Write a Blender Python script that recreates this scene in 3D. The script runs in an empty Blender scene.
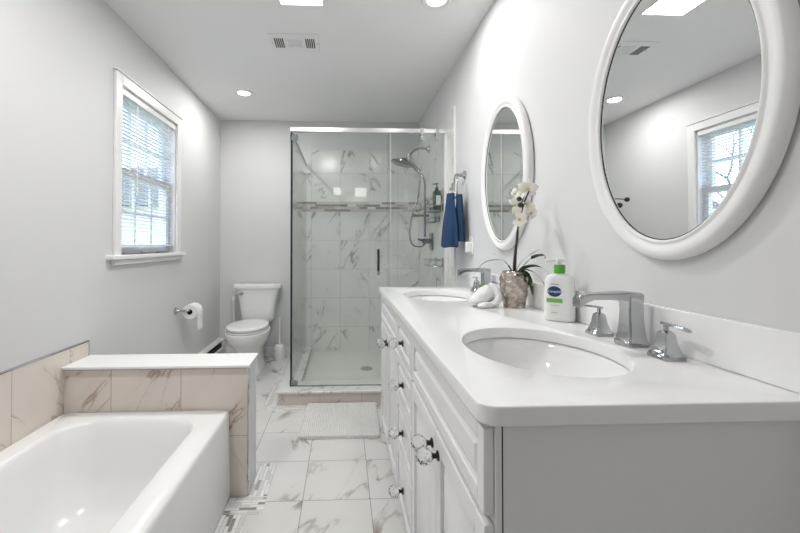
import bpy, bmesh, math, random
from math import sin, cos, pi, radians as R
from mathutils import Vector, Matrix
random.seed(7)
S = bpy.context.scene
C = S.collection
# ------------------------------------------------------------- camera
cam = bpy.data.cameras.new('camera'); camo = bpy.data.objects.new('camera', cam); C.objects.link(camo)
camo.location = (0, 0, 1.146)
camo.rotation_euler = (R(90.8), 0, R(-2.3))
cam.sensor_width = 36; cam.lens = 378/800*36
cam.shift_x = 0.0523; cam.shift_y = -0.0335
cam.clip_start = 0.02
S.camera = camo
# ------------------------------------------------------------- world, exposure
S.view_settings.view_transform = 'Standard'; S.view_settings.look = 'None'
S.view_settings.gamma = 1; S.view_settings.use_curve_mapping = False
S.view_settings.exposure = 0.05
SKY_STRENGTH = 4.5
W = bpy.data.worlds.new('sky'); S.world = W; W.use_nodes = True
bgn = W.node_tree.nodes['Background']
_tc = W.node_tree.nodes.new('ShaderNodeTexCoord'); _sx = W.node_tree.nodes.new('ShaderNodeSeparateXYZ')
_cr = W.node_tree.nodes.new('ShaderNodeValToRGB')
W.node_tree.links.new(_tc.outputs['Generated'], _sx.inputs[0]); W.node_tree.links.new(_sx.outputs['Z'], _cr.inputs[0])
_cr.color_ramp.elements[0].color = (.86, .92, 1, 1); _cr.color_ramp.elements[1].color = (.42, .66, 1, 1)
_cr.color_ramp.elements[1].position = .35
W.node_tree.links.new(_cr.outputs[0], bgn.inputs[0]); bgn.inputs[1].default_value = SKY_STRENGTH
LAMP_W = 6.0        # watts of each round ceiling light
PANEL_W = 13.0      # watts of the square ceiling light
sun = bpy.data.lights.new('sun', 'SUN'); sun.energy = 3.0; sun.angle = R(2); sun.color = (1, .96, .9)
suno = bpy.data.objects.new('sun', sun); C.objects.link(suno); suno.rotation_euler = (R(50), 0, R(200))

# ------------------------------------------------------------- materials
class NT:
    def __init__(s, name):
        s.m = bpy.data.materials.new(name); s.m.use_nodes = True; s.t = s.m.node_tree
        s.t.nodes.clear(); s.out = s.t.nodes.new('ShaderNodeOutputMaterial')
    def n(s, typ, **kw):
        nd = s.t.nodes.new(typ)
        for k, v in kw.items():
            if k.startswith('i_'):
                key = k[2:]; key = int(key) if key.isdigit() else key.replace('_', ' ')
                if isinstance(v, bpy.types.NodeSocket): s.t.links.new(v, nd.inputs[key])
                else: nd.inputs[key].default_value = v
            else: setattr(nd, k, v)
        return nd
    def math(s, op, a, b=0.0, c=0.0):
        nd = s.t.nodes.new('ShaderNodeMath'); nd.operation = op
        for i, v in enumerate((a, b, c)):
            if isinstance(v, bpy.types.NodeSocket): s.t.links.new(v, nd.inputs[i])
            else: nd.inputs[i].default_value = v
        return nd.outputs[0]
    def mix(s, f, a, b):
        nd = s.t.nodes.new('ShaderNodeMix'); nd.data_type = 'RGBA'
        for i, v in ((0, f), (6, a), (7, b)):
            if isinstance(v, bpy.types.NodeSocket): s.t.links.new(v, nd.inputs[i])
            else: nd.inputs[i].default_value = v if i == 0 else (*v, 1)
        return nd.outputs[2]
    def ramp(s, f, stops, interp='LINEAR'):
        nd = s.t.nodes.new('ShaderNodeValToRGB'); s.t.links.new(f, nd.inputs[0]); cr = nd.color_ramp; cr.interpolation = interp
        while len(cr.elements) < len(stops): cr.elements.new(.5)
        for e, (p, c) in zip(cr.elements, stops):
            e.position = p; e.color = (*c, 1) if len(c) == 3 else c
        return nd.outputs[0]
    def fin(s, color, rough=.5, metal=0., bump=None, bstr=.2, bdist=.002, **kw):
        p = s.n('ShaderNodeBsdfPrincipled')
        for key, v in (('Base Color', color), ('Roughness', rough), ('Metallic', metal)):
            if isinstance(v, bpy.types.NodeSocket): s.t.links.new(v, p.inputs[key])
            else: p.inputs[key].default_value = (*v, 1) if key == 'Base Color' else v
        for k, v in kw.items():
            p.inputs[k.replace('_', ' ')].default_value = v
        if bump is not None:
            b = s.n('ShaderNodeBump', i_Height=bump, i_Strength=bstr, i_Distance=bdist)
            s.t.links.new(b.outputs[0], p.inputs['Normal'])
        s.t.links.new(p.outputs[0], s.out.inputs[0]); return s.m

def noisy(name, col, rough=.5, metal=0., amt=.03, scale=8, bstr=.05, bscale=200, bdist=.001, **kw):
    t = NT(name); tc = t.n('ShaderNodeTexCoord').outputs['Object']
    n1 = t.n('ShaderNodeTexNoise', i_Vector=tc, i_Scale=scale, i_Detail=3.0).outputs[0]
    c = t.mix(n1, tuple(v*(1-amt) for v in col), tuple(min(1, v*(1+amt)) for v in col))
    n2 = t.n('ShaderNodeTexNoise', i_Vector=tc, i_Scale=bscale, i_Detail=2.0).outputs[0]
    return t.fin(c, rough, metal, n2, bstr, bdist, **kw)

def uv(t, a, b, oa=0., ob=0.):
    tc = t.n('ShaderNodeTexCoord').outputs['Object']
    sp = t.n('ShaderNodeSeparateXYZ', i_0=tc)
    ua = t.math('SUBTRACT', sp.outputs[a], oa); ub = t.math('SUBTRACT', sp.outputs[b], ob)
    return t.n('ShaderNodeCombineXYZ', i_0=ua, i_1=ub, i_2=0.0).outputs[0]

def marble(name, base, base2, vein, a, b, oa, ob, w, h, grout=(.45, .43, .40), m=.0016, rough=.18, seed=1., amount=.5, vw=.02):
    t = NT(name); v = uv(t, a, b, oa, ob)
    if w:
        br = t.n('ShaderNodeTexBrick', offset=0.0, squash=1.0, i_Vector=v, i_Color1=(0, 0, 0, 1), i_Color2=(1, 1, 1, 1), i_Scale=1.0,
                 i_Mortar_Size=m, i_Mortar_Smooth=0.0, i_Brick_Width=w, i_Row_Height=h)
        rnd = t.n('ShaderNodeSeparateColor', i_0=br.outputs[0]).outputs[0]; mor = br.outputs[1]
    else:
        rnd = t.math('MULTIPLY', 0.0, 0.0); mor = None
    wv = t.math('MULTIPLY_ADD', rnd, 61.0, seed)
    sg = t.math('SUBTRACT', t.math('MULTIPLY', t.math('GREATER_THAN', t.math('FRACT', t.math('MULTIPLY', rnd, 7.0)), .55), 2.0), 1.0)
    rot = t.n('ShaderNodeVectorRotate', i_Vector=v, i_Angle=t.math('MULTIPLY', sg, t.math('MULTIPLY_ADD', rnd, .7, .6)))
    mp = t.n('ShaderNodeMapping', i_Vector=rot.outputs[0]); mp.inputs['Scale'].default_value = (.62, 2.3, 1)
    n1 = t.n('ShaderNodeTexNoise', noise_dimensions='4D', i_Vector=mp.outputs[0], i_W=wv, i_Scale=2.3, i_Detail=5.0, i_Roughness=.52, i_Distortion=.25).outputs[0]
    d = t.math('ABSOLUTE', t.math('SUBTRACT', n1, .5))
    msk = t.n('ShaderNodeTexNoise', noise_dimensions='4D', i_Vector=v, i_W=t.math('ADD', wv, 9.3), i_Scale=3.6, i_Detail=2.0).outputs[0]
    msk = t.n('ShaderNodeMapRange', i_Value=msk, i_1=.66-amount*.22, i_2=.80-amount*.16).outputs[0]
    wid = t.math('MULTIPLY_ADD', msk, vw*.75, .0015)
    ln = t.math('SUBTRACT', 1.0, t.math('DIVIDE', d, wid)); ln = t.math('MAXIMUM', ln, 0.0)
    ln = t.math('MULTIPLY', t.math('POWER', ln, .7), msk)
    halo = t.n('ShaderNodeMapRange', i_Value=d, i_1=.06, i_2=.0).outputs[0]
    cloud = t.n('ShaderNodeTexNoise', noise_dimensions='4D', i_Vector=v, i_W=wv, i_Scale=4.0, i_Detail=4.0).outputs[0]
    c = t.mix(cloud, base, base2)
    c = t.mix(t.math('MULTIPLY', t.math('MULTIPLY', halo, msk), .18), c, vein)
    c = t.mix(t.math('MULTIPLY', ln, .85), c, tuple(x*.75 for x in vein))
    if mor is not None:
        c = t.mix(mor, c, grout)
        rr = t.math('MULTIPLY_ADD', mor, .5, rough)
        return t.fin(c, rr, 0, t.math('SUBTRACT', 1.0, mor), .5, .001)
    return t.fin(c, rough)

def mosaic(name, a, b, oa, ob, w=.075, h=.0165, m=.0013, grout=(.55, .54, .52), cols=None, rough=.22):
    t = NT(name); v = uv(t, a, b, oa, ob)
    br = t.n('ShaderNodeTexBrick', offset=.43, squash=1.6, squash_frequency=3, i_Vector=v, i_Color1=(0, 0, 0, 1), i_Color2=(1, 1, 1, 1),
             i_Mortar=(0, 0, 0, 1), i_Scale=1.0, i_Mortar_Size=m, i_Mortar_Smooth=0.0, i_Brick_Width=w, i_Row_Height=h)
    cols = cols or [(0, (.78, .78, .77)), (.42, (.66, .66, .65)), (.66, (.84, .84, .84)), (.80, (.30, .29, .27)), (.93, (.42, .40, .37))]
    c = t.ramp(br.outputs[0], cols, 'CONSTANT')
    c = t.mix(br.outputs[1], c, grout)
    return t.fin(c, rough, 0, t.math('SUBTRACT', 1.0, br.outputs[1]), .4, .001)

def thin_glass(name, tint=(.93, .96, .94), rough=0.0, f0=.05):
    t = NT(name)
    lw = t.n('ShaderNodeLayerWeight', i_Blend=.5).outputs['Facing']
    f = t.math('MULTIPLY_ADD', t.math('POWER', lw, 5.0), 1-f0, f0)
    tr = t.n('ShaderNodeBsdfTransparent', i_Color=(*tint, 1)); gl = t.n('ShaderNodeBsdfGlossy', i_Roughness=rough)
    mx = t.n('ShaderNodeMixShader', i_0=f, i_1=tr.outputs[0], i_2=gl.outputs[0])
    t.t.links.new(mx.outputs[0], t.out.inputs[0]); return t.m

def emis(name, col, st):
    t = NT(name); e = t.n('ShaderNodeEmission', i_Color=(*col, 1), i_Strength=st)
    t.t.links.new(e.outputs[0], t.out.inputs[0]); return t.m

M = {}
M['wall'] = noisy('wall_paint', (.70, .70, .705), .6, amt=.01, scale=3, bstr=.05, bscale=300)
M['ceil'] = noisy('ceiling_paint', (.87, .87, .87), .8, amt=.015, scale=5, bstr=.1, bscale=120)
M['trim'] = noisy('white_trim_paint', (.84, .84, .84), .35, amt=.01)
M['cab'] = noisy('white_cabinet_paint', (.82, .82, .83), .32, amt=.01)
M['quartz'] = noisy('white_quartz', (.90, .90, .90), .12, amt=.015, scale=60, bstr=0)
M['ceramic'] = noisy('white_ceramic', (.86, .86, .85), .07, amt=.005, bstr=0)
M['acryl'] = noisy('white_tub_enamel', (.86, .86, .855), .24, amt=.006, scale=5, bstr=0)
M['chrome'] = noisy('polished_chrome', (.50, .51, .52), .11, 1.0, amt=.03, bstr=.0)
M['chromed'] = noisy('darker_chrome', (.30, .31, .32), .14, 1.0, amt=.05, bstr=.0)
M['chromeb'] = noisy('bright_chrome', (.85, .85, .85), .18, 1.0, amt=.03, bstr=.0)
M['dark'] = noisy('dark_bronze', (.045, .042, .04), .35, .7, amt=.2)
M['black'] = noisy('black_gap', (.02, .02, .02), .6, amt=.1)
M['plastic'] = noisy('white_plastic', (.85, .85, .84), .3, amt=.01)
M['mirror'] = noisy('mirror_silver', (.90, .91, .91), .0, 1.0, amt=.002, bstr=0)
M['glass'] = thin_glass('shower_glass', (.955, .972, .962))
M['winglass'] = thin_glass('window_glass', (.97, .98, .98))
M['glassedge'] = noisy('dark_green_glass_edge', (.015, .035, .03), .1, amt=.1)
M['navy'] = noisy('navy_terry', (.016, .050, .125), .95, amt=.25, scale=60, bstr=.9, bscale=260, bdist=.006)
M['terry'] = noisy('white_terry', (.86, .86, .85), .95, amt=.05, scale=60, bstr=.9, bscale=220, bdist=.006)
M['paper'] = noisy('toilet_paper', (.88, .88, .87), .9, amt=.02)
M['card'] = noisy('cardboard_core', (.10, .08, .06), .9, amt=.1)
M['green'] = noisy('green_cap', (.10, .40, .045), .35, amt=.05)
M['leaf'] = noisy('orchid_leaf', (.045, .085, .035), .4, amt=.5, scale=30)
M['leaf2'] = noisy('succulent_green', (.16, .30, .06), .5, amt=.4, scale=60)
M['stem'] = noisy('orchid_stem', (.06, .045, .035), .6, amt=.3)
M['petal'] = noisy('cream_petal', (.88, .86, .77), .6, amt=.06, scale=40, Subsurface_Weight=.0)
M['petalc'] = noisy('petal_core', (.62, .55, .28), .6, amt=.2)
M['budm'] = noisy('dark_bud', (.018, .026, .012), .5, amt=.2)
M['soapg'] = noisy('dark_green_bottle', (.018, .045, .04), .25, amt=.2)
M['labelw'] = noisy('white_paper_label', (.75, .77, .75), .5, amt=.03)
M['blue'] = noisy('blue_logo', (.012, .055, .19), .4, amt=.05)
M['lgreen'] = noisy('label_green', (.22, .50, .10), .4, amt=.05)
M['white'] = noisy('white_ink', (.9, .9, .9), .5, amt=.0)
M['grey'] = noisy('grey_ink', (.35, .36, .36), .5, amt=.0)
M['rubber'] = noisy('dark_rubber', (.05, .05, .05), .7, amt=.1)
M['heater'] = noisy('heater_enamel', (.78, .78, .78), .4, amt=.01)
M['lamp'] = emis('lamp_diffuser', (1, .98, .95), 9.0)
M['panelem'] = emis('panel_diffuser', (1, .99, .97), 5.0)
M['addedglow'] = emis('added_light_glow', (1, .97, .90), 5.0)  # glow of the added, unseen light behind the camera
M['floor'] = marble('floor_marble_tile', (.66, .65, .63), (.74, .735, .72), (.34, .28, .23), 0, 1, .123-.303*10, 2.03-.3115*10, .303, .3115, grout=(.27, .24, .21), m=.0016, seed=3.1, amount=1.2, vw=.042, rough=.2)
TW = dict(grout=(.50, .49, .46), seed=11.0, amount=.95, vw=.022)
M['st_back_lo'] = marble('shower_tile_back_lower', (.74, .74, .72), (.82, .82, .80), (.33, .31, .28), 0, 2, -.027-.3*10, 1.493-.298*10, .3, .298, **TW)
M['st_back_hi'] = marble('shower_tile_back_upper', (.74, .74, .72), (.82, .82, .80), (.33, .31, .28), 0, 2, -.027-.3*10, 1.594-.298*10, .3, .298, **TW)
TW['seed'] = 23.0
M['st_side_lo'] = marble('shower_tile_side_lower', (.74, .74, .72), (.82, .82, .80), (.33, .31, .28), 1, 2, 3.93-.3*20, 1.493-.298*10, .3, .298, **TW)
M['st_side_hi'] = marble('shower_tile_side_upper', (.74, .74, .72), (.82, .82, .80), (.33, .31, .28), 1, 2, 3.93-.3*20, 1.594-.298*10, .3, .298, **TW)
BG = dict(grout=(.42, .36, .31), amount=1.15, vw=.016, rough=.25)
M['tubtile_f'] = marble('beige_marble_tile_front', (.70, .635, .575), (.80, .735, .675), (.42, .27, .17), 0, 2, -.735-.3095*4, .277-.305, .3095, .305, seed=31., **BG)
M['tubtile_l'] = marble('beige_marble_tile_side', (.70, .64, .58), (.80, .74, .68), (.40, .28, .19), 1, 2, 1.487-.305*12, .677-.61, .305, .61, seed=37., **BG)
M['curbtile'] = marble('curb_tile_face', (.62, .56, .52), (.70, .64, .60), (.42, .33, .27), 0, 2, -.465-.3, -.5, .3, 1.0, seed=41., **BG)
M['curbtop'] = marble('curb_marble_top', (.68, .68, .67), (.78, .78, .77), (.40, .39, .38), 0, 1, 0, 0, None, None, seed=47., amount=1.0, vw=.03)
M['curbside'] = marble('curb_side_tile', (.66, .65, .63), (.74, .73, .71), (.40, .36, .33), 1, 2, 2.73, -.5, .3, 1.0, seed=51., **BG)
M['pan'] = noisy('shower_pan_stone', (.72, .715, .68), .35, amt=.03, scale=10, bstr=.1)
M['mos_y'] = mosaic('mosaic_along_room', 1, 0, 0, 0)
M['mos_x'] = mosaic('mosaic_across_room', 0, 1, 0, .0)
bandc = [(0, (.60, .58, .54)), (.25, (.30, .29, .26)), (.5, (.75, .74, .72)), (.68, (.22, .21, .19)), (.85, (.48, .44, .38))]
M['mos_p'] = mosaic('pale_mosaic_x', 0, 1, 0, .0, cols=[(0, (.78, .78, .77)), (.5, (.68, .67, .65)), (.8, (.6, .59, .57))])
M['mos_q'] = mosaic('pale_mosaic_y', 1, 0, 0, .0, cols=[(0, (.78, .78, .77)), (.5, (.68, .67, .65)), (.95, (.45, .44, .42))])
M['band_b'] = mosaic('wall_mosaic_back', 0, 2, 0, 1.493, .085, .0253, .0015, cols=bandc)
M['band_s'] = mosaic('wall_mosaic_side', 1, 2, 0, 1.493, .085, .0253, .0015, cols=bandc)
# pewter vase with raised lattice
t = NT('champagne_metal_lattice'); tc = t.n('ShaderNodeTexCoord').outputs['Object']
vo = t.n('ShaderNodeTexVoronoi', i_Vector=tc, i_Scale=38.0).outputs[0]
M['vase'] = t.fin(t.mix(vo, (.62, .55, .49), (.30, .25, .22)), .25, .85, vo, .9, .006)
t = NT('bath_mat_pile'); tc = t.n('ShaderNodeTexCoord').outputs['Object']
wv = t.n('ShaderNodeTexWave', i_Vector=tc, i_Scale=26.0, i_Distortion=1.2, i_Detail=2.0).outputs[0]
nz = t.n('ShaderNodeTexNoise', i_Vector=tc, i_Scale=170.0, i_Detail=2.0).outputs[0]
M['mat'] = t.fin(t.mix(nz, (.80, .79, .77), (.93, .92, .90)), .95, 0, t.math('ADD', t.math('MULTIPLY', wv, .5), nz), 1.0, .008)
t = NT('crystal'); g = t.n('ShaderNodeBsdfGlass', i_Roughness=.0, i_IOR=1.5); t.t.links.new(g.outputs[0], t.out.inputs[0]); M['crystal'] = t.m
t = NT('lawn'); tc = t.n('ShaderNodeTexCoord').outputs['Object']
nz = t.n('ShaderNodeTexNoise', i_Vector=tc, i_Scale=2.0, i_Detail=5.0).outputs[0]
M['lawn'] = t.fin(t.mix(nz, (.10, .13, .06), (.22, .22, .12)), .9)
M['bark'] = noisy('bark', (.16, .13, .11), .9, amt=.3, scale=6)
M['siding'] = noisy('cream_siding', (.66, .62, .54), .7, amt=.05)

# ------------------------------------------------------------- geometry helpers
ORG = {}
def obj(name, bm, mat, parent=None, smooth=False, loc=None, bevel=0, seg=2, wn=False):
    me = bpy.data.meshes.new(name); bmesh.ops.recalc_face_normals(bm, faces=bm.faces[:]) if not wn else None
    bm.to_mesh(me); bm.free()
    o = bpy.data.objects.new(name, me); C.objects.link(o)
    mats = mat if isinstance(mat, (list, tuple)) else [mat]
    for m_ in mats: me.materials.append(M[m_])
    for p in me.polygons: p.use_smooth = bool(smooth)
    if parent is not None:
        o.parent = parent; org = ORG[parent]
        ORG[o] = org.copy()
        me.transform(Matrix.Translation(-org))
    else:
        org = Vector(loc) if loc else Vector((0, 0, 0))
        me.transform(Matrix.Translation(-org)); o.location = org; ORG[o] = org
    if bevel:
        b = o.modifiers.new('bevel', 'BEVEL'); b.width = bevel; b.segments = seg; b.limit_method = 'ANGLE'; b.angle_limit = R(40)
        b.harden_normals = False
        for p in me.polygons: p.use_smooth = True
        try:
            me.set_sharp_from_angle(angle=R(35))
        except Exception: pass
    elif smooth:
        try: me.set_sharp_from_angle(angle=R(50 if smooth is True else smooth))
        except Exception: pass
    return o
def tag(o, label=None, cat=None, group=None, kind=None):
    if label: o['label'] = label
    if cat: o['category'] = cat
    if group: o['group'] = group
    if kind: o['kind'] = kind
    return o
def thing(name, loc, label, cat, group=None):
    o = bpy.data.objects.new(name, None); C.objects.link(o); o.location = loc; ORG[o] = Vector(loc)
    o.empty_display_size = .05
    return tag(o, label, cat, group)
def struct(name, bm, mat, parent=None, **kw):
    o = obj(name, bm, mat, parent, **kw)
    if parent is None: o['kind'] = 'structure'
    return o
def copy_tree(o, parent=None):
    c = o.copy(); C.objects.link(c)
    if parent: c.parent = parent
    ORG[c] = ORG[o].copy()
    for ch in list(o.children): copy_tree(ch, c)
    return c
def B(): return bmesh.new()
def box(bm, x0, x1, y0, y1, z0, z1, mi=0):
    r = bmesh.ops.create_cube(bm, size=1)
    for v in r['verts']:
        v.co = Vector(((x0+x1)/2+v.co.x*(x1-x0), (y0+y1)/2+v.co.y*(y1-y0), (z0+z1)/2+v.co.z*(z1-z0)))
    if mi:
        for f in {f for v in r['verts'] for f in v.link_faces}: f.material_index = mi
    return bm
def bbox(*a): return box(B(), *a)
def frame_of(d):
    d = d.normalized(); a = Vector((0, 0, 1)) if abs(d.z) < .9 else Vector((1, 0, 0))
    u = d.cross(a).normalized(); return u, u.cross(d).normalized()
def tube(bm, pts, r, seg=12, cap=True, mi=0, closed=False):
    pts = [Vector(p) for p in pts]; n = len(pts); rs = r if isinstance(r, (list, tuple)) else [r]*n
    rings = []; u = None
    for i, p in enumerate(pts):
        if closed: d = pts[(i+1) % n]-pts[i-1]
        else: d = pts[min(i+1, n-1)]-pts[max(i-1, 0)]
        d.normalize()
        if u is None: u, w = frame_of(d)
        else:
            u = (u-d*u.dot(d)).normalized()
        w = d.cross(u)
        rings.append([bm.verts.new(p+(u*cos(2*pi*k/seg)+w*sin(2*pi*k/seg))*rs[i]) for k in range(seg)])
    for i in range(n if closed else n-1):
        a, b = rings[i], rings[(i+1) % n]
        for k in range(seg):
            f = bm.faces.new((a[k], a[(k+1) % seg], b[(k+1) % seg], b[k])); f.material_index = mi
    if cap and not closed:
        for q in (rings[0], rings[-1]):
            f = bm.faces.new(q); f.material_index = mi
    return bm
def smoothpts(pts, n=6):
    P = [Vector(p) for p in pts]; out = []
    for i in range(len(P)-1):
        p0 = P[max(i-1, 0)]; p1 = P[i]; p2 = P[i+1]; p3 = P[min(i+2, len(P)-1)]
        for k in range(n):
            s = k/n
            out.append(.5*((2*p1)+(p2-p0)*s+(2*p0-5*p1+4*p2-p3)*s*s+(3*p1-p0-3*p2+p3)*s**3))
    out.append(P[-1]); return out
def lathe(bm, prof, c=(0, 0, 0), seg=32, mi=0, axis='Z', sx=1, sy=1):
    rings = []
    for r, z in prof:
        ring = []
        for k in range(seg):
            a = 2*pi*k/seg; p = (r*cos(a)*sx, r*sin(a)*sy, z)
            if axis == 'X': p = (z, p[0], p[1])
            if axis == 'Y': p = (p[0], z, p[1])
            ring.append(bm.verts.new(Vector(c)+Vector(p)))
        rings.append(ring)
    for a, b in zip(rings, rings[1:]):
        for k in range(seg):
            f = bm.faces.new((a[k], a[(k+1) % seg], b[(k+1) % seg], b[k])); f.material_index = mi
    for q, (r, z) in ((rings[0], prof[0]), (rings[-1], prof[-1])):
        if r > 1e-5:
            f = bm.faces.new(q); f.material_index = mi
    bmesh.ops.remove_doubles(bm, verts=[v for q in rings for v in q], dist=1e-5)
    return bm
def loft(bm, rings, cap0=True, cap1=True, mi=0, closed=True):
    vr = [[bm.verts.new(p) for p in r] for r in rings]; n = len(vr[0])
    for a, b in zip(vr, vr[1:]):
        for k in range(n):
            f = bm.faces.new((a[k], a[(k+1) % n], b[(k+1) % n], b[k])); f.material_index = mi
    if cap0: f = bm.faces.new(vr[0]); f.material_index = mi
    if cap1: f = bm.faces.new(vr[-1]); f.material_index = mi
    return bm
def sup(cx, cy, z, ax, ay, e=2.0, n=40, egg=0.):
    out = []
    for k in range(n):
        a = 2*pi*k/n; c, s = cos(a), sin(a)
        x = math.copysign(abs(c)**(2/e), c)*ax; y = math.copysign(abs(s)**(2/e), s)*ay
        x *= 1+egg*(y/ay)
        out.append(Vector((cx+x, cy+y, z)))
    return out
def frustum(bm, face, a0, a1, b0, b1, d0, d1, s, mi=0):
    """raised panel on a plane of constant X: rectangle a (y) x b (z) from x=d0 to x=d1 shrinking by s"""
    loft(bm, [[Vector((d0, a0, b0)), Vector((d0, a1, b0)), Vector((d0, a1, b1)), Vector((d0, a0, b1))],
              [Vector((d1, a0+s, b0+s)), Vector((d1, a1-s, b0+s)), Vector((d1, a1-s, b1-s)), Vector((d1, a0+s, b1-s))]], mi=mi)
def curve_mesh(loops, z0, z1, bev):
    cu = bpy.data.curves.new('c', 'CURVE'); cu.dimensions = '2D'; cu.fill_mode = 'BOTH'
    for lp in loops:
        sp = cu.splines.new('POLY'); sp.points.add(len(lp)-1); sp.use_cyclic_u = True
        for q, (x, y) in zip(sp.points, lp): q.co = (x, y, 0, 1)
    cu.extrude = (z1-z0)/2-bev; cu.bevel_depth = bev; cu.bevel_resolution = 2; cu.offset = -bev
    o = bpy.data.objects.new('c', cu); C.objects.link(o)
    dg = bpy.context.evaluated_depsgraph_get(); me = bpy.data.meshes.new_from_object(o.evaluated_get(dg))
    bm = B(); bm.from_mesh(me); bmesh.ops.translate(bm, verts=bm.verts[:], vec=(0, 0, (z0+z1)/2))
    bmesh.ops.remove_doubles(bm, verts=bm.verts[:], dist=1e-5)
    bpy.data.objects.remove(o); bpy.data.curves.remove(cu); bpy.data.meshes.remove(me)
    return bm
def text_bm(s, size, ext=.0004):
    cu = bpy.data.curves.new('t', 'FONT'); cu.body = s; cu.size = size; cu.align_x = 'CENTER'; cu.align_y = 'CENTER'; cu.extrude = ext
    o = bpy.data.objects.new('t', cu); C.objects.link(o)
    dg = bpy.context.evaluated_depsgraph_get(); me = bpy.data.meshes.new_from_object(o.evaluated_get(dg))
    bm = B(); bm.from_mesh(me); bpy.data.objects.remove(o); bpy.data.curves.remove(cu); bpy.data.meshes.remove(me)
    return bm
def rrect(x0, x1, y0, y1, r, n=8, corners=(1, 1, 1, 1)):
    out = []
    for i, (cx, cy, a0) in enumerate(((x0+r, y0+r, pi), (x1-r, y0+r, 1.5*pi), (x1-r, y1-r, 0), (x0+r, y1-r, .5*pi))):
        if corners[i]:
            for k in range(n+1): out.append((cx+r*cos(a0+k*pi/2/n), cy+r*sin(a0+k*pi/2/n)))
        else: out.append(((x0, x1, x1, x0)[i], (y0, y0, y1, y1)[i]))
    return out

XL, XR, YB, YF, H = -1.265, .80, 3.95, -1.3, 2.44
# ------------------------------------------------------------- room shell
struct('floor', bbox(XL-.12, XR+.12, YF-.12, YB+.12, -.1, 0), 'floor')
struct('ceiling', bbox(XL-.12, XR+.12, YF-.12, YB+.12, H, H+.1), 'ceil')
WY0, WY1, WZ0, WZ1 = 2.185, 2.905, 1.09, 2.055
b = B()
box(b, XL-.12, XL, YF, WY0, 0, H); box(b, XL-.12, XL, WY1, YB, 0, H); box(b, XL-.12, XL, WY0, WY1, 0, WZ0); box(b, XL-.12, XL, WY0, WY1, WZ1, H)
wl = struct('wall_left', b, 'wall')
wr = struct('wall_right', bbox(XR, XR+.12, YF, YB, 0, H), 'wall')
wb = struct('wall_back', bbox(XL-.12, XR+.12, YB, YB+.12, 0, H), 'wall')
struct('wall_front', bbox(XL-.12, XR+.12, YF-.12, YF, 0, H), 'wall')
# tile facings
obj('lower_tile_facing', bbox(-.43, XR, 3.93, YB, 0, 1.493), 'st_back_lo', wb)
obj('mosaic_band', bbox(-.43, XR, 3.929, YB, 1.493, 1.594), 'band_b', wb)
obj('upper_tile_facing', bbox(-.43, XR, 3.93, YB, 1.594, 2.13), 'st_back_hi', wb)
obj('lower_tile_facing', bbox(.790, XR, 2.66, 3.93, 0, 1.493), 'st_side_lo', wr)
obj('mosaic_band', bbox(.789, XR, 2.66, 3.93, 1.493, 1.594), 'band_s', wr)
obj('upper_tile_facing', bbox(.790, XR, 2.66, 3.93, 1.594, 2.13), 'st_side_hi', wr)
obj('tile_edge_strip', bbox(.7885, XR, 2.648, 2.66, 0, 2.135), 'trim', wr)
obj('tile_facing', bbox(XL, -1.25, YF, 1.918, 0, .672), 'tubtile_l', wl)
b = B(); box(b, XL, -1.248, YF, 1.921, .672, .677); box(b, XL, -1.248, 1.918, 1.921, 0, .677)
obj('metal_edge_strip', b, 'chrome', wl)
struct('baseboard_back', bbox(XL, -.466, 3.935, YB, 0, .095), 'trim', bevel=.004)
# half wall between tub and toilet
hw = struct('wall_partition', bbox(XL+.001, -.432, 1.775, 1.915, 0, .591), 'wall')
obj('tile_facing', bbox(-1.25, -.436, 1.757, 1.775, 0, .591), 'tubtile_f', hw)
obj('metal_edge_strip', bbox(-.436, -.4315, 1.7555, 1.775, 0, .591), 'chrome', hw)
obj('cap_slab', bbox(-1.2495, -.424, 1.735, 1.93, .591, .603), 'quartz', hw, bevel=.003)
# mosaic borders in the floor
struct('trim_1', bbox(-.511, -.405, .2, 1.64, 0, .0012), 'mos_y')
struct('trim_2', bbox(-.511, -.345, 1.64, 1.755, 0, .0012), 'mos_x')
struct('trim_3', bbox(-.4315, -.345, 1.755, 2.015, 0, .0012), 'mos_y')
struct('trim_4', bbox(-.565, -.466, 2.645, 3.935, 0, .0012), 'mos_q')
struct('trim_5', bbox(-.466, .24, 2.645, 2.73, 0, .0012), 'mos_p')
# shower curb
cu = struct('trim_6', bbox(-.46, .790, 2.738, 2.93, 0, .082), 'curbtile')
obj('side_curb', bbox(-.46, -.33, 2.93, 3.93, 0, .082), 'curbside', cu)
b = curve_mesh([[(-.472, 2.726), (.789, 2.726), (.789, 2.94), (-.32, 2.94), (-.32, 3.928), (-.472, 3.928)]], .082, .1, .003)
obj('curb_slab', b, 'curbtop', cu)
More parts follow.
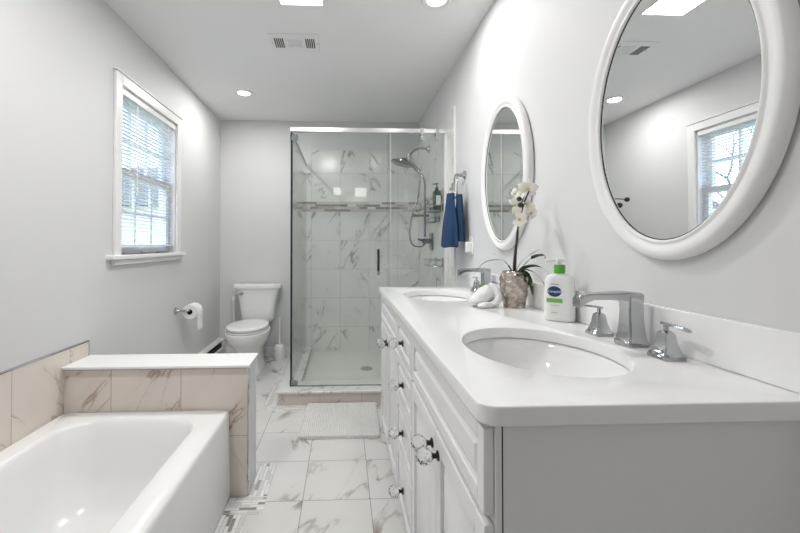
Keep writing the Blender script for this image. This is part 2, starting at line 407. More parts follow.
# window: casing, stool, jambs, sashes
b = B()
box(b, XL, XL+.018, 2.125, WY0, 1.08, 2.115); box(b, XL, XL+.018, WY1, 2.965, 1.08, 2.115); box(b, XL, XL+.018, WY0, WY1, WZ1, 2.115)
box(b, XL, XL+.026, 2.118, 2.972, 2.115, 2.125)
win = struct('window_1', b, 'trim', bevel=.004)
b = B(); box(b, XL-.10, XL+.045, 2.07, 3.0, 1.065, 1.09); box(b, XL, XL+.026, 2.11, 2.98, 1.035, 1.065)
obj('window_sill', b, 'trim', win, bevel=.005)
def sash(x, z0, z1, name):
    b = B(); y0, y1, w = WY0+.012, WY1-.012, .042
    box(b, x-.03, x, y0, y0+w, z0, z1); box(b, x-.03, x, y1-w, y1, z0, z1); box(b, x-.03, x, y0+w, y1-w, z0, z0+w); box(b, x-.03, x, y0+w, y1-w, z1-w, z1)
    for k in (1, 2):
        yy = y0+w+(y1-y0-2*w)*k/3; box(b, x-.022, x-.006, yy-.009, yy+.009, z0+w, z1-w)
    zz = (z0+z1)/2; box(b, x-.021, x-.007, y0+w, y1-w, zz-.009, zz+.009)
    o = obj(name, b, 'trim', win)
    obj('pane', bbox(x-.017, x-.013, y0+w-.005, y1-w+.005, z0+w-.005, z1-w+.005), 'winglass', o)
    return o
sash(XL-.075, 1.56, 2.045, 'upper_sash'); sash(XL-.043, 1.092, 1.60, 'lower_sash')
b = B(); box(b, XL-.119, XL, WY0, WY0+.012, 1.09, WZ1); box(b, XL-.119, XL, WY1-.012, WY1, 1.09, WZ1); box(b, XL-.119, XL, WY0, WY1, WZ1-.01, WZ1)
obj('window_frame', b, 'trim', win)
obj('sash_lift', bbox(XL-.043, XL-.025, 2.50, 2.58, 1.10, 1.108), 'plastic', win)
obj('sash_latch', bbox(XL-.043, XL-.02, 2.70, 2.78, 1.094, 1.102), 'chrome', win)
# blind
bl = thing('window_blind', (XL, 2.545, 2.04), 'white horizontal slat blind lowered in the window with slats open', 'blind')
obj('headrail', bbox(XL-.036, XL+.004, 2.202, 2.888, 2.012, 2.044), 'trim', bl, bevel=.003)
b = B(); z = 1.165
while z < 2.0:
    for q in range(4):
        pass
    x0, x1 = XL-.032, XL-.006
    loft(b, [[Vector((x0, y, z-.0015)), Vector(((x0+x1)/2, y, z+.0030)), Vector((x1, y, z+.001)), Vector(((x0+x1)/2, y, z+.0018))] for y in (2.205, 2.885)])
    z += .0225
obj('slats', b, 'trim', bl)
obj('bottom_rail', bbox(XL-.032, XL-.004, 2.203, 2.887, 1.136, 1.150), 'trim', bl, bevel=.003)
b = B()
for y in (2.30, 2.545, 2.79):
    for x in (XL-.034, XL-.004): tube(b, [(x, y, 1.15), (x, y, 2.02)], .0011, 5)
obj('ladder_cords', b, 'plastic', bl)
obj('tilt_wand', tube(B(), [(XL+.012, 2.35, 1.99), (XL+.012, 2.352, 1.45)], .0035, 8), 'plastic', bl)

# ------------------------------------------------------------- outside the window
g = bbox(-30, XL-.12, -12, 26, -3.3, -3.0); tag(obj('lawn', g, 'lawn'), kind='structure')
hs = thing('neighbouring_house', (-9, 17, -3), 'cream house seen outside through the window slats', 'house')
b = B(); box(b, -13, -5.2, 14.5, 20, -3, 2.6); obj('walls', b, 'siding', hs)
b = B(); loft(b, [[Vector((-13.4, 14.1, 2.6)), Vector((-4.8, 14.1, 2.6)), Vector((-4.8, 20.4, 2.6)), Vector((-13.4, 20.4, 2.6))],
                  [Vector((-13.4, 17.2, 4.6)), Vector((-4.8, 17.2, 4.6)), Vector((-4.8, 17.3, 4.6)), Vector((-13.4, 17.3, 4.6))]]); obj('roof', b, 'bark', hs)
def tree(x, y, h, label, seed):
    rnd = random.Random(seed); b = B()
    def br(p, d, L, r, lv):
        pts = [p]; q = p.copy(); dd = d.copy()
        for i in range(4):
            dd = (dd+Vector((rnd.uniform(-.16, .16), rnd.uniform(-.16, .16), rnd.uniform(-.02, .12)))).normalized()
            q = q+dd*L/4; pts.append(q.copy())
        tube(b, pts, [r*(1-.13*i) for i in range(5)], 5)
        if lv:
            for k in range(4 if lv > 1 else 3):
                s = pts[1+rnd.randrange(4)]
                nd = (dd+Vector((rnd.uniform(-1, 1), rnd.uniform(-1, 1), rnd.uniform(-.1, .7)))).normalized()
                br(s, nd, L*.62, r*.5, lv-1)
    br(Vector((x, y, -3)), Vector((0, 0, 1)), h, .13, 4)
    tag(obj('bare_tree', b, 'bark', loc=(x, y, -3)), label, 'tree')
tree(-9.5, 9.6, 4.6, 'bare leafless tree outside seen through the left part of the window', 3)
tree(-16, 12.5, 5.2, 'taller bare tree outside close beside the cream house', 8)

# ------------------------------------------------------------- ceiling fixtures
def downlight(x, y, label, power=1.0):
    t = thing('ceiling_light', (x, y, H), label, 'ceiling light', None)
    obj('trim_ring', lathe(B(), [(.050, H-.002), (.062, H-.0105), (.080, H-.006), (.083, H-.0002), (.050, H-.0002)], (x, y, 0), 40), 'trim', t, smooth=True)
    obj('diffuser', lathe(B(), [(0, H-.0025), (.0505, H-.0025), (.0505, H-.0005), (0, H-.0005)], (x, y, 0), 32), 'lamp', t)
    l = bpy.data.lights.new('downlight_lamp', 'AREA'); l.shape = 'DISK'; l.size = .10; l.energy = LAMP_W*power; l.color = (1, .985, .96)
    lo = bpy.data.objects.new('lamp', l); C.objects.link(lo); lo.parent = t; lo.location = (0, 0, -.012)
downlight(-.843, 3.237, 'round recessed ceiling light near the toilet corner', 1.15)
downlight(.495, 1.96, 'round recessed ceiling light above the vanity at the top edge of the photo', .62)
downlight(-.85, .80, 'unseen round ceiling light added above the bathtub to brighten the tub tiles', 1.9)  # extra lamp added out of view to light the tub tiles
t = thing('square_ceiling_light', (-.215, 1.90, H), 'bright square ceiling light panel at the top edge of the photo before the vent', 'ceiling light')
b = B(); x0, x1, y0, y1 = -.345, -.095, 1.79, 2.035
for a in ((x0, x1, y0, y0+.014), (x0, x1, y1-.014, y1), (x0, x0+.014, y0+.014, y1-.014), (x1-.014, x1, y0+.014, y1-.014)): box(b, *a, H-.008, H-.0001)
obj('trim_frame', b, 'trim', t)
obj('diffuser', bbox(x0+.014, x1-.014, y0+.014, y1-.014, H-.004, H-.0005), 'panelem', t)
l = bpy.data.lights.new('panel_lamp', 'AREA'); l.shape = 'SQUARE'; l.size = .23; l.energy = PANEL_W; l.color = (1, .99, .97)
lo = bpy.data.objects.new('lamp', l); C.objects.link(lo); lo.parent = t; lo.location = (0, 0, -.012)
# vent
vx, vy = -.308, 2.415
t = thing('ceiling_vent', (vx, vy, H), 'white rectangular ceiling vent with two slotted ends', 'vent')
b = B(); x0, x1, y0, y1 = vx-.155, vx+.155, vy-.105, vy+.105
box(b, x0, x1, y0, y1, H-.004, H-.0002); obj('face_plate', b, 'trim', t, bevel=.002)
for s in (-1, 1):
    b = B()
    for k in range(5):
        xx = vx+s*.098+(k-2)*.0125; box(b, xx-.0035, xx+.0035, vy-.055, vy+.055, H-.0052, H-.0042)
    obj('slots', b, 'black', t)
b = B()
for k in range(6): box(b, vx-.045, vx+.045, vy-.05+k*.018, vy-.042+k*.018, H-.0075, H-.004)
obj('louvres', b, 'trim', t)
for s in (-1, 1): obj('screw', lathe(B(), [(0, H-.006), (.004, H-.006), (.004, H-.004)], (vx+s*.143, vy, 0), 10), 'chrome', t)
# unseen light behind the camera, added for its two reflections in the shower glass
t = thing('added_wall_light', (.15, YF, 2.05), 'unseen added light behind the camera, made for its reflection in the shower glass', 'added light')
obj('backplate', bbox(-.20, .50, YF, YF+.025, 2.05, 2.13), 'chrome', t, bevel=.004)
obj('glow_box', bbox(-.17, -.04, YF+.04, YF+.12, 2.06, 2.18), 'addedglow', t)
obj('glow_box', bbox(.22, .42, YF+.04, YF+.12, 2.03, 2.18), 'addedglow', t)
for x in (-.105, .32): obj('arm', bbox(x-.01, x+.01, YF+.02, YF+.05, 2.07, 2.11), 'chrome', t)

# ------------------------------------------------------------- bathtub
tub = thing('bathtub', (-.88, .96, 0), 'white enamelled alcove bathtub against the beige tiled walls', 'bathtub')
tx0, tx1, ty0, ty1, tz = -1.249, -.513, .20, 1.756, .395
def rr(x0, x1, y0, y1, r, z, n=8): return [Vector((x, y, z)) for x, y in rrect(x0, x1, y0, y1, r, n)]
b = B()
rings = [rr(tx0, tx1+.0, ty0, ty1, .012, 0), rr(tx0, tx1+.004, ty0, ty1, .012, .02), rr(tx0, tx1, ty0, ty1, .012, .20), rr(tx0, tx1-.002, ty0, ty1, .014, tz-.02), rr(tx0+.001, tx1-.005, ty0+.001, ty1-.001, .016, tz-.006), rr(tx0+.007, tx1-.012, ty0+.007, ty1-.007, .018, tz)]
ix0, ix1, iy0, iy1 = tx0+.07, tx1-.095, ty0+.10, ty1-.062
for d, dz, rad in ((0, 0, .13), (.008, -.004, .128), (.018, -.018, .125), (.030, -.07, .12), (.055, -.20, .12), (.085, -.29, .11), (.13, -.325, .10), (.2, -.335, .08)):
    ex = d*.5 if dz < -.02 else 0
    rings.append(rr(ix0+d, ix1-d, iy0+d+ex*1.6, iy1-d-ex, rad, tz+dz))
loft(b, rings)
o = obj('tub_shell', b, 'acryl', tub, smooth=40)
sb = o.modifiers.new('bev', 'BEVEL'); sb.width = .003; sb.segments = 2; sb.limit_method = 'ANGLE'; sb.angle_limit = R(45)
obj('drain', lathe(B(), [(0, tz-.329), (.03, tz-.329), (.034, tz-.334)], (-.87, .55, 0), 24), 'chrome', tub, smooth=True)

# ------------------------------------------------------------- toilet
TX = -.850
toi = thing('toilet', (TX, 3.5, 0), 'white two-piece toilet with closed lid against the back wall', 'toilet')
b = B()
def egg(z, cy, ax, ay, e=2.15, eg=-.0): return sup(TX, cy, z, ax, ay, e, 48, eg)
loft(b, [egg(0, 3.54, .118, .235, 2.8), egg(.03, 3.54, .116, .233, 2.8), egg(.07, 3.54, .105, .215, 2.6), egg(.15, 3.53, .100, .205, 2.5), egg(.22, 3.51, .115, .22, 2.4),
         egg(.275, 3.475, .150, .245), egg(.32, 3.45, .175, .262), egg(.36, 3.44, .188, .268), egg(.385, 3.44, .190, .270), egg(.392, 3.44, .186, .266)])
box(b, TX-.10, TX+.10, 3.60, 3.86, .20, .40)
obj('bowl', b, 'ceramic', toi, smooth=45)
obj('seat', loft(B(), [egg(.394, 3.44, .168, .250), egg(.396, 3.44, .175, .258), egg(.408, 3.44, .175, .258), egg(.411, 3.44, .168, .250)]), 'ceramic', toi, smooth=40)
obj('lid', loft(B(), [egg(.416, 3.44, .168, .250), egg(.418, 3.44, .177, .260), egg(.432, 3.44, .177, .260), egg(.437, 3.44, .165, .245), egg(.440, 3.44, .12, .19)]), 'ceramic', toi, smooth=40)
obj('bolt_cap', lathe(B(), [(.014, 0), (.014, .008), (.008, .016), (0, .018)], (TX-.10, 3.60, .03), 14), 'ceramic', toi, smooth=True)
b = B()
def tk(z, w, y0, y1, e=6): return sup(TX+.005, (y0+y1)/2, z, w, (y1-y0)/2, e, 56)
loft(b, [tk(.40, .145, 3.76, 3.93), tk(.425, .158, 3.75, 3.932), tk(.50, .166, 3.748, 3.932), tk(.60, .180, 3.745, 3.932), tk(.67, .196, 3.742, 3.932), tk(.715, .214, 3.738, 3.932)])
obj('tank', b, 'ceramic', toi, smooth=40)
obj('tank_lid', loft(B(), [tk(.715, .222, 3.732, 3.933), tk(.72, .230, 3.726, 3.933), tk(.745, .232, 3.722, 3.934), tk(.757, .228, 3.728, 3.934), tk(.76, .215, 3.74, 3.93)]), 'ceramic', toi, smooth=40)
b = B(); lathe(b, [(0, 3.715), (.014, 3.718), (.014, 3.742)], (TX-.135, 0, .672), 16, axis='Y'); tube(b, [(TX-.135, 3.713, .672), (TX-.185, 3.708, .668)], [.007, .006], 10)
obj('flush_lever', b, 'chrome', toi, smooth=True)
b = tube(B(), smoothpts([(TX-.13, 3.93, .15), (TX-.14, 3.88, .16), (TX-.15, 3.85, .28), (TX-.13, 3.83, .41)]), .006, 8)
obj('supply_hose', b, 'chrome', toi, smooth=True)
# brush and plunger
t = thing('toilet_brush', (-.640, 3.86, 0), 'white toilet brush standing in its holder right of the toilet', 'toilet brush')
obj('holder', lathe(B(), [(.0, 0), (.062, 0), (.064, .01), (.056, .09), (.046, .135), (.034, .142), (.0, .143)], (-.640, 3.86, 0), 32), 'plastic', t, smooth=True)
obj('handle', lathe(B(), [(.012, .13), (.010, .16), (.008, .3), (.010, .36), (.014, .395), (.012, .41), (0, .415)], (-.640, 3.86, 0), 20), 'plastic', t, smooth=True)
t = thing('plunger', (-1.10, 3.865, 0), 'white handled plunger standing left of the toilet', 'plunger')
obj('holder', lathe(B(), [(0, 0), (.06, 0), (.062, .01), (.055, .07), (.035, .10), (0, .102)], (-1.10, 3.865, 0), 32), 'plastic', t, smooth=True)
obj('handle', lathe(B(), [(.012, .10), (.011, .53), (.013, .57), (.021, .595), (.021, .615), (.012, .63), (0, .632)], (-1.10, 3.865, 0), 20), 'plastic', t, smooth=True)
# baseboard heater
t = thing('baseboard_heater', (XL, 3.0, 0), 'white baseboard heater with dark slot on the left wall', 'heater')
b = B(); x = XL
prof = [(x, .02), (x+.062, .02), (x+.066, .12), (x+.060, .128), (x+.052, .125), (x+.052, .04), (x+.01, .04), (x+.01, .186), (x+.058, .186), (x+.060, .192), (x+.054, .198), (x, .198)]
loft(b, [[Vector((px, y, pz)) for px, pz in prof] for y in (2.02, 3.86)]); obj('cover', b, 'heater', t)
b = B(); box(b, x+.011, x+.05, 2.03, 3.855, .041, .16); obj('fins', b, 'black', t)
b = B(); loft(b, [[Vector((px, y, pz)) for px, pz in ((x, .015), (x+.069, .015), (x+.069, .20), (x, .203))] for y in (3.86, 3.925)]); obj('end_cap', b, 'heater', t, bevel=.003)
# paper holder + roll
hz = .648
t = thing('toilet_paper_holder', (XL, 2.89, hz), 'chrome toilet paper holder on the left wall', 'paper holder')
obj('wall_flange', lathe(B(), [(.028, XL+.0002), (.028, XL+.006), (.018, XL+.014), (.009, XL+.03), (.009, XL+.07)], (0, 2.915, hz), 24, axis='X'), 'chrome', t, smooth=True)
obj('bar', tube(B(), smoothpts([(XL+.06, 2.915, hz), (XL+.088, 2.917, hz), (XL+.097, 2.93, hz), (XL+.097, 2.97, hz), (XL+.097, 3.055, hz)], 4), .007, 12), 'chrome', t, smooth=True)
rx = XL+.097
b = B(); seg = 48
r0, r1 = .056, .021
rings = [[Vector((rx+r*cos(2*pi*k/seg), y, hz-.013+r*sin(2*pi*k/seg))) for k in range(seg)] for r, y in ((r1, 2.94), (r0-.002, 2.94), (r0, 2.942), (r0, 3.040), (r0-.002, 3.042), (r1, 3.042))]
loft(b, rings, False, False)
# hanging sheet
pts = [(rx+r0*cos(a), hz-.013+r0*sin(a)) for a in (1.2, .8, .4, 0.)]+[(rx+r0+.001, hz-.05), (rx+r0-.003, hz-.10), (rx+r0+.004, hz-.15)]
vs = [[b.verts.new((px+.001, y, pz)) for y in (2.94, 3.042)] for px, pz in pts]; v2 = [[b.verts.new((px+.0026, y, pz)) for y in (2.94, 3.042)] for px, pz in pts]
for i in range(len(pts)-1):
    b.faces.new((vs[i][0], vs[i][1], vs[i+1][1], vs[i+1][0])); b.faces.new((v2[i][0], v2[i+1][0], v2[i+1][1], v2[i][1]))
    for s in (0, 1): b.faces.new((vs[i][s], vs[i+1][s], v2[i+1][s], v2[i][s]))
b.faces.new((vs[-1][0], vs[-1][1], v2[-1][1], v2[-1][0]))
rl = thing('toilet_paper_roll', (rx, 2.99, hz), 'white toilet paper roll with a hanging sheet on the chrome holder', 'toilet paper')
obj('paper', b, 'paper', rl, smooth=40)
obj('core', loft(B(), [[Vector((rx+r*cos(2*pi*k/24), y, hz-.013+r*sin(2*pi*k/24))) for k in range(24)] for r, y in ((.0195, 2.939), (.021, 2.939), (.021, 3.043), (.0195, 3.043), (.0195, 2.939))], False, False), 'card', rl, smooth=True)

# ------------------------------------------------------------- shower
pan = thing('shower_floor', (.2, 3.43, 0), 'cream shower floor pan with a round dark drain', 'shower floor')
obj('pan', bbox(-.33, .790, 2.93, 3.93, 0, .045), 'pan', pan)
obj('drain_cover', lathe(B(), [(0, .0485), (.052, .0485), (.056, .045)], (.21, 3.38, 0), 32), 'chrome', pan, smooth=True)
GY = 2.83
sh = thing('shower_enclosure', (.2, GY, .1), 'clear glass shower enclosure with chrome header rail', 'shower enclosure')
obj('header_rail', bbox(-.392, .789, GY-.028, GY+.006, 1.986, 2.02), 'chromeb', sh, bevel=.003)
def pane(name, x0, x1, y0, y1, z0, z1, edge=None):
    o = obj(name, bbox(x0, x1, y0, y1, z0, z1), 'glass', sh); return o
dp = pane('door_panel', -.383, .355, GY-.013, GY-.004, .107, 1.986)
b = B(); box(b, -.3885, -.3833, GY-.015, GY-.002, .101, 1.986); obj('edge_seal', b, 'glassedge', dp)
obj('edge_seal', bbox(.3553, .3583, GY-.013, GY-.004, .107, 1.986), 'labelw', dp)
b = B(); tube(b, [(.262, GY-.045, .955), (.262, GY-.045, 1.115)], .009, 12)
obj('handle', b, 'black', dp, smooth=True)
for z in (.975, 1.095): obj('handle_post', tube(B(), [(.262, GY-.04, z), (.262, GY-.0135, z)], .006, 10), 'chrome', dp, smooth=True)
obj('handle_lower_cap', lathe(B(), [(.0105, .925), (.0105, .955)], (.262, GY-.045, 0), 14), 'chrome', dp, smooth=True)
fp = pane('fixed_panel', .335, .777, GY+.001, GY+.009, .103, 1.984)
sp = pane('side_panel', -.385, -.376, GY+.012, 3.928, .104, 1.97)
obj('edge_seal', bbox(-.3852, -.3758, GY+.006, GY+.0115, .104, 1.97), 'glassedge', sp)
obj('side_rail', bbox(-.390, -.370, GY+.012, 3.928, 1.971, 1.984), 'chrome', sh)
for z0, z1 in ((.102, .145), (1.925, 1.972)):
    b = B(); box(b, -.395, -.335, GY-.003, GY+.0005, z0, z1); box(b, -.3755, -.372, GY-.003, GY+.065, z0, z1)
    obj('corner_clamp', b, 'chromed', sh, bevel=.002)
obj('wall_channel', bbox(.767, .789, GY-.018, GY+.014, .10, 1.986), 'trim', sh)
obj('bottom_channel', bbox(-.383, .789, GY-.015, GY+.0, .1, .107), 'chrome', sh)
for x in (.592, .708):
    b = B(); box(b, x-.012, x+.012, GY-.034, GY+.014, 1.975, 2.024); box(b, x-.010, x+.010, GY-.034, GY-.026, 1.93, 1.975)
    lathe(b, [(0, GY-.037), (.006, GY-.037), (.006, GY-.03)], (x, 0, 1.945), 12, axis='Y')
    obj('header_clip', b, 'chrome', sh, bevel=.0015)
# shower set on the right wall
t = thing('shower_set', (.79, 3.4, 1.3), 'chrome rain shower head with rail, hose and valve on the tiled wall', 'shower')
b = lathe(B(), [(.03, .7898), (.03, .780), (.012, .762)], (0, 3.42, 2.02), 24, axis='X')
tube(b, smoothpts([(.785, 3.42, 2.02), (.70, 3.42, 2.03), (.64, 3.42, 2.0), (.60, 3.42, 1.955)]), .010, 12); obj('arm', b, 'chromed', t, smooth=True)
b = B(); mt = Matrix.Translation((.545, 3.42, 1.895)) @ Matrix.Rotation(R(14), 4, 'Y')
lathe(b, [(0, -.014), (.098, -.014), (.108, -.008), (.108, .004), (.09, .012), (.03, .02), (.018, .045), (0, .05)], (0, 0, 0), 40)
bmesh.ops.transform(b, matrix=mt, verts=b.verts[:])
tube(b, [(.60, 3.42, 1.97), (.60, 3.42, 1.90)], .022, 14); obj('shower_head', b, 'chromed', t, smooth=True)
b = B(); tube(b, smoothpts([(.61, 3.41, 1.90), (.66, 3.40, 1.83), (.715, 3.38, 1.77), (.735, 3.37, 1.70), (.735, 3.37, 1.58), (.735, 3.37, 1.22)]), .011, 12)
obj('slide_rail', b, 'chromed', t, smooth=True)
b = B(); tube(b, smoothpts([(.60, 3.40, 1.90), (.68, 3.35, 1.80), (.675, 3.35, 1.60), (.62, 3.35, 1.42), (.595, 3.35, 1.25), (.62, 3.35, 1.15), (.70, 3.36, 1.13), (.74, 3.36, 1.17)], 8), .007, 10)
obj('hose', b, 'chromed', t, smooth=True)
b = B(); tube(b, [(.7895, 3.37, 1.41), (.64, 3.37, 1.41)], .010, 12); lathe(b, [(0, .625), (.018, .63), (.018, .645), (.01, .65)], (0, 3.37, 1.41), 16, axis='X'); obj('rail_bracket', b, 'chromed', t, smooth=True)
b = B(); box(b, .772, .7895, 3.27, 3.36, 1.10, 1.25); tube(b, [(.767, 3.32, 1.18), (.70, 3.32, 1.18)], .022, 16); tube(b, [(.71, 3.32, 1.18), (.66, 3.32, 1.20)], .009, 10); obj('valve', b, 'chromed', t, bevel=.003)
# caddies
def wire_basket(name, y0, y1, x0, x1, z, h, label):
    t = thing(name, (.79, (y0+y1)/2, z), label, 'shower shelf')
    b = B()
    for zz in (z, z+h):
        tube(b, [(x1, y0, zz), (x0+.02, y0, zz), (x0, y0+.02, zz), (x0, y1-.02, zz), (x0+.02, y1, zz), (x1, y1, zz)], .003, 8, closed=True)
    obj('rim', b, 'chrome', t, smooth=True)
    b = B(); n = 9
    for k in range(n):
        y = y0+.02+(y1-y0-.04)*k/(n-1); tube(b, [(x1-.002, y, z), (x0, y, z), (x0, y, z+h)], .0016, 6)
    obj('wires', b, 'chrome', t, smooth=True)
    for y in (y0+.04, y1-.04): obj('wall_mount', bbox(x1-.003, .7895, y-.012, y+.012, z+.0, z+h+.02), 'chrome', t)
wire_basket('shower_caddy', 2.90, 3.13, .69, .784, 1.415, .04, 'chrome wire shelf on the tiled wall holding the dark green bottle')
wire_basket('shower_caddy', 3.02, 3.22, .705, .784, 1.335, .03, 'small chrome wire shelf just under the bottle shelf')
wire_basket('shower_caddy', 2.92, 3.22, .69, .784, .975, .05, 'lowest chrome wire basket on the tiled shower wall')
t = thing('soap_bottle', (.742, 2.96, 1.419), 'dark green pump bottle with pale label on the shower shelf', 'bottle')
b = B(); loft(b, [sup(.742, 2.96, z, a, a*.9, 4, 32) for z, a in ((1.419, .027), (1.423, .031), (1.56, .031), (1.572, .027), (1.578, .014), (1.59, .013))]); obj('body', b, 'soapg', t, smooth=45)
b = lathe(B(), [(.014, 1.588), (.014, 1.602), (.005, 1.603), (.005, 1.625), (.012, 1.627), (.012, 1.636), (0, 1.637)], (.742, 2.96, 0), 16); tube(b, [(.742, 2.96, 1.631), (.707, 2.955, 1.627)], .005, 8); obj('pump', b, 'rubber', t, smooth=True)
obj('label_sticker', bbox(.729, .765, 2.9303, 2.932, 1.46, 1.535), 'labelw', t)
t = tag(obj('soap_box', bbox(.715, .77, 3.03, 3.10, 1.419, 1.455), 'soapg', bevel=.004), 'dark green soap box beside the pump bottle on the shower shelf', 'soap')
t = tag(obj('shampoo_tube', lathe(B(), [(0, 1.339), (.02, 1.339), (.02, 1.36), (.022, 1.362), (.018, 1.47), (.0, 1.475)], (.75, 3.17, 0), 20), 'plastic', smooth=True), 'pale tube standing on the small chrome wire shelf', 'bottle')

# ------------------------------------------------------------- towel ring and towel
t = thing('towel_ring', (XR, 2.44, 1.605), 'chrome towel ring on the right wall holding the navy towel', 'towel ring')
b = lathe(B(), [(.027, XR-.0005), (.027, XR-.008), (.014, XR-.016), (.010, XR-.05), (0, XR-.055)], (0, 2.44, 1.605), 24, axis='X'); obj('mount', b, 'chrome', t, smooth=True)
rc = (XR-.06, 2.45, 1.532)
obj('ring', tube(B(), [(rc[0]+.012*sin(a), rc[1]+.078*sin(a), rc[2]+.078*cos(a)) for a in [2*pi*k/40 for k in range(40)]], .005, 10, closed=True), 'chrome', t, smooth=True)
b = B(); rings = []
nz_ = 16; nn = 64
for i in range(nz_):
    s = i/(nz_-1); z = 1.478-.345*s
    if i == 0: z = 1.484
    wy = .055+.066*min(1, s*1.6)+.012*s; wx = .026+.024*s
    ring = []
    for k in range(nn):
        a = 2*pi*k/nn; f = 1+.10*sin(5*a+1.2)*s+.05*sin(9*a)*s
        ring.append(Vector((.712-.010*s+wx*cos(a)*f*(1+.22*sin(a*2)), 2.475+.0*s+wy*sin(a)*f, z+.006*sin(3*a)*s)))
    rings.append(ring)
loft(b, rings); tw = obj('hand_towel', b, 'navy', smooth=60, loc=(.72, 2.46, 1.13)); tag(tw, 'navy blue hand towel hanging from the chrome ring', 'towel')
b = B(); rings = []
for i in range(12):
    s = i/11; z = 1.470-.30*s; wy = .030+.045*s; wx = .016+.010*s
    rings.append([Vector((.748+wx*cos(a)*(1+.15*sin(5*a)), 2.40+wy*sin(a)*(1+.08*sin(7*a+1)), z)) for a in [2*pi*k/40 for k in range(40)]])
loft(b, rings); obj('back_fold', b, 'navy', tw, smooth=60)
# outlet with plug-in
t = thing('wall_outlet', (XR, 2.32, 1.14), 'white wall outlet with a plug-in behind the far faucet', 'outlet')
obj('cover_plate', bbox(XR-.006, XR-.0002, 2.285, 2.355, 1.085, 1.20), 'plastic', t, bevel=.002)
obj('plug', bbox(XR-.040, XR-.0062, 2.305, 2.335, 1.10, 1.165), 'plastic', t, bevel=.006)

# ------------------------------------------------------------- mirrors
def mirror(cy, cz, label):
    t = thing('oval_mirror', (XR, cy, cz), label, 'mirror', 'oval mirrors above the vanity')
    ga, gb = .222, .322
    prof = [(.000, .020), (.003, .024), (.007, .0245), (.010, .0215), (.013, .021), (.020, .0255), (.028, .028), (.038, .0285), (.044, .026), (.048, .021), (.052, .014), (.052, .006), (.046, .005), (.046, .001), (.0, .001)]
    b = B(); n = 96
    loft(b, [[Vector((XR-h*1.15, cy+(ga+d)*cos(2*pi*k/n), cz+(gb+d*.93)*sin(2*pi*k/n))) for k in range(n)] for d, h in prof+[prof[0]]], False, False)
    obj('frame', b, 'trim', t, smooth=60)
    b = B(); loft(b, [[Vector((x, cy+(ga+.001)*cos(2*pi*k/n), cz+(gb+.001)*sin(2*pi*k/n))) for k in range(n)] for x in (XR-.004, XR-.020)])
    obj('mirror_glass', b, 'mirror', t)
    b = B(); loft(b, [[Vector((x, cy+(ga+e)*cos(2*pi*k/n), cz+(gb+e)*sin(2*pi*k/n))) for k in range(n)] for x, e in ((XR-.0202, -.0025), (XR-.0212, -.0025), (XR-.0212, .002), (XR-.0202, .002), (XR-.0202, -.0025))], False, False)
    obj('dark_rim', b, 'black', t)
mirror(.888, 1.480, 'large oval white framed mirror nearest the camera')
mirror(1.815, 1.490, 'oval white framed mirror further away, behind the orchid')

# ------------------------------------------------------------- vanity
vn = thing('vanity_cabinet', (.5, 1.44, 0), 'long white raised-panel double vanity cabinet with crystal knobs', 'vanity')
FX = .236; VY0, VY1 = .612, 2.285
b = B(); box(b, FX+.022, FX+.040, VY0+.004, VY1, .09, .856); box(b, XR-.012, XR-.001, VY0+.004, VY1, .09, .856); box(b, FX+.04, XR-.012, VY0+.004, VY0+.02, .09, .856); box(b, FX+.04, XR-.012, VY1-.016, VY1, .09, .856); box(b, FX+.04, XR-.012, VY0+.02, VY1-.016, .09, .11); box(b, FX+.07, XR-.001, VY0+.02, VY1-.02, 0, .09)
obj('carcass', b, 'cab', vn)
b = B(); box(b, FX+.024, FX+.047, VY0-.004, VY0+.003, .0, .856)
box(b, FX+.047, XR-.001, VY0+.002, VY0+.0035, 0, .856)
obj('side_panel', b, 'cab', vn)
obj('side_gap', bbox(FX+.0215, FX+.0240, VY0-.0032, VY0+.0036, 0, .855), 'black', vn)
obj('face_frame', bbox(FX+.012, FX+.0214, VY0-.004, VY1, .07, .856), 'cab', vn)
def knob(x, y, z, parent):
    b = B(); lathe(b, [(.012, x), (.012, x-.003), (.006, x-.006), (.006, x-.012), (.009, x-.016), (0, x-.017)], (0, y, z), 16, axis='X')
    nb = len(b.faces)
    n0 = set(b.faces); bmesh.ops.create_icosphere(b, subdivisions=2, radius=.021, matrix=Matrix.Translation((x-.035, y, z)) @ Matrix.Rotation(.4, 4, 'Y'))
    for f in b.faces:
        if f not in n0: f.material_index = 1
    obj('knob', b, ['dark', 'crystal'], parent)
def front(name, y0, y1, z0, z1, knob_at=None, fw=.045):
    b = B(); x = FX; bk = x+.0118
    for a in ((y0, y0+fw, z0, z1), (y1-fw, y1, z0, z1), (y0+fw, y1-fw, z0, z0+fw), (y0+fw, y1-fw, z1-fw, z1)): box(b, x-.006, bk, *a)
    box(b, x+.005, bk, y0+fw, y1-fw, z0+fw, z1-fw)
    frustum(b, 0, y0+fw+.008, y1-fw-.008, z0+fw+.008, z1-fw-.008, x+.005, x-.004, .02 if (z1-z0) > .2 else .012)
    o = obj(name, b, 'cab', vn, bevel=.002)
    if knob_at: knob(x-.006, knob_at[0], knob_at[1], o)
for (a, c) in ((.615, 1.265), (1.635, 2.275)):
    mid = (a+c)/2
    front('drawer_front', a, c, .703, .845, fw=.030)
    front('door', a, mid-.0015, .10, .688, (mid-.030, .638)); front('door', mid+.0015, c, .10, .688, (mid+.030, .638))
for z0, z1, kz in ((.70, .845, .768), (.53, .692, .607), (.33, .522, .424), (.10, .322, .205)):
    front('drawer', 1.275, 1.625, z0, z1, (1.45, kz), fw=.032)
def ell(cx, cy, a, b_, n=64): return [(cx+a*cos(-2*pi*k/n), cy+b_*sin(-2*pi*k/n)) for k in range(n)]
SX, SY1, SY2 = .492, .938, 1.93
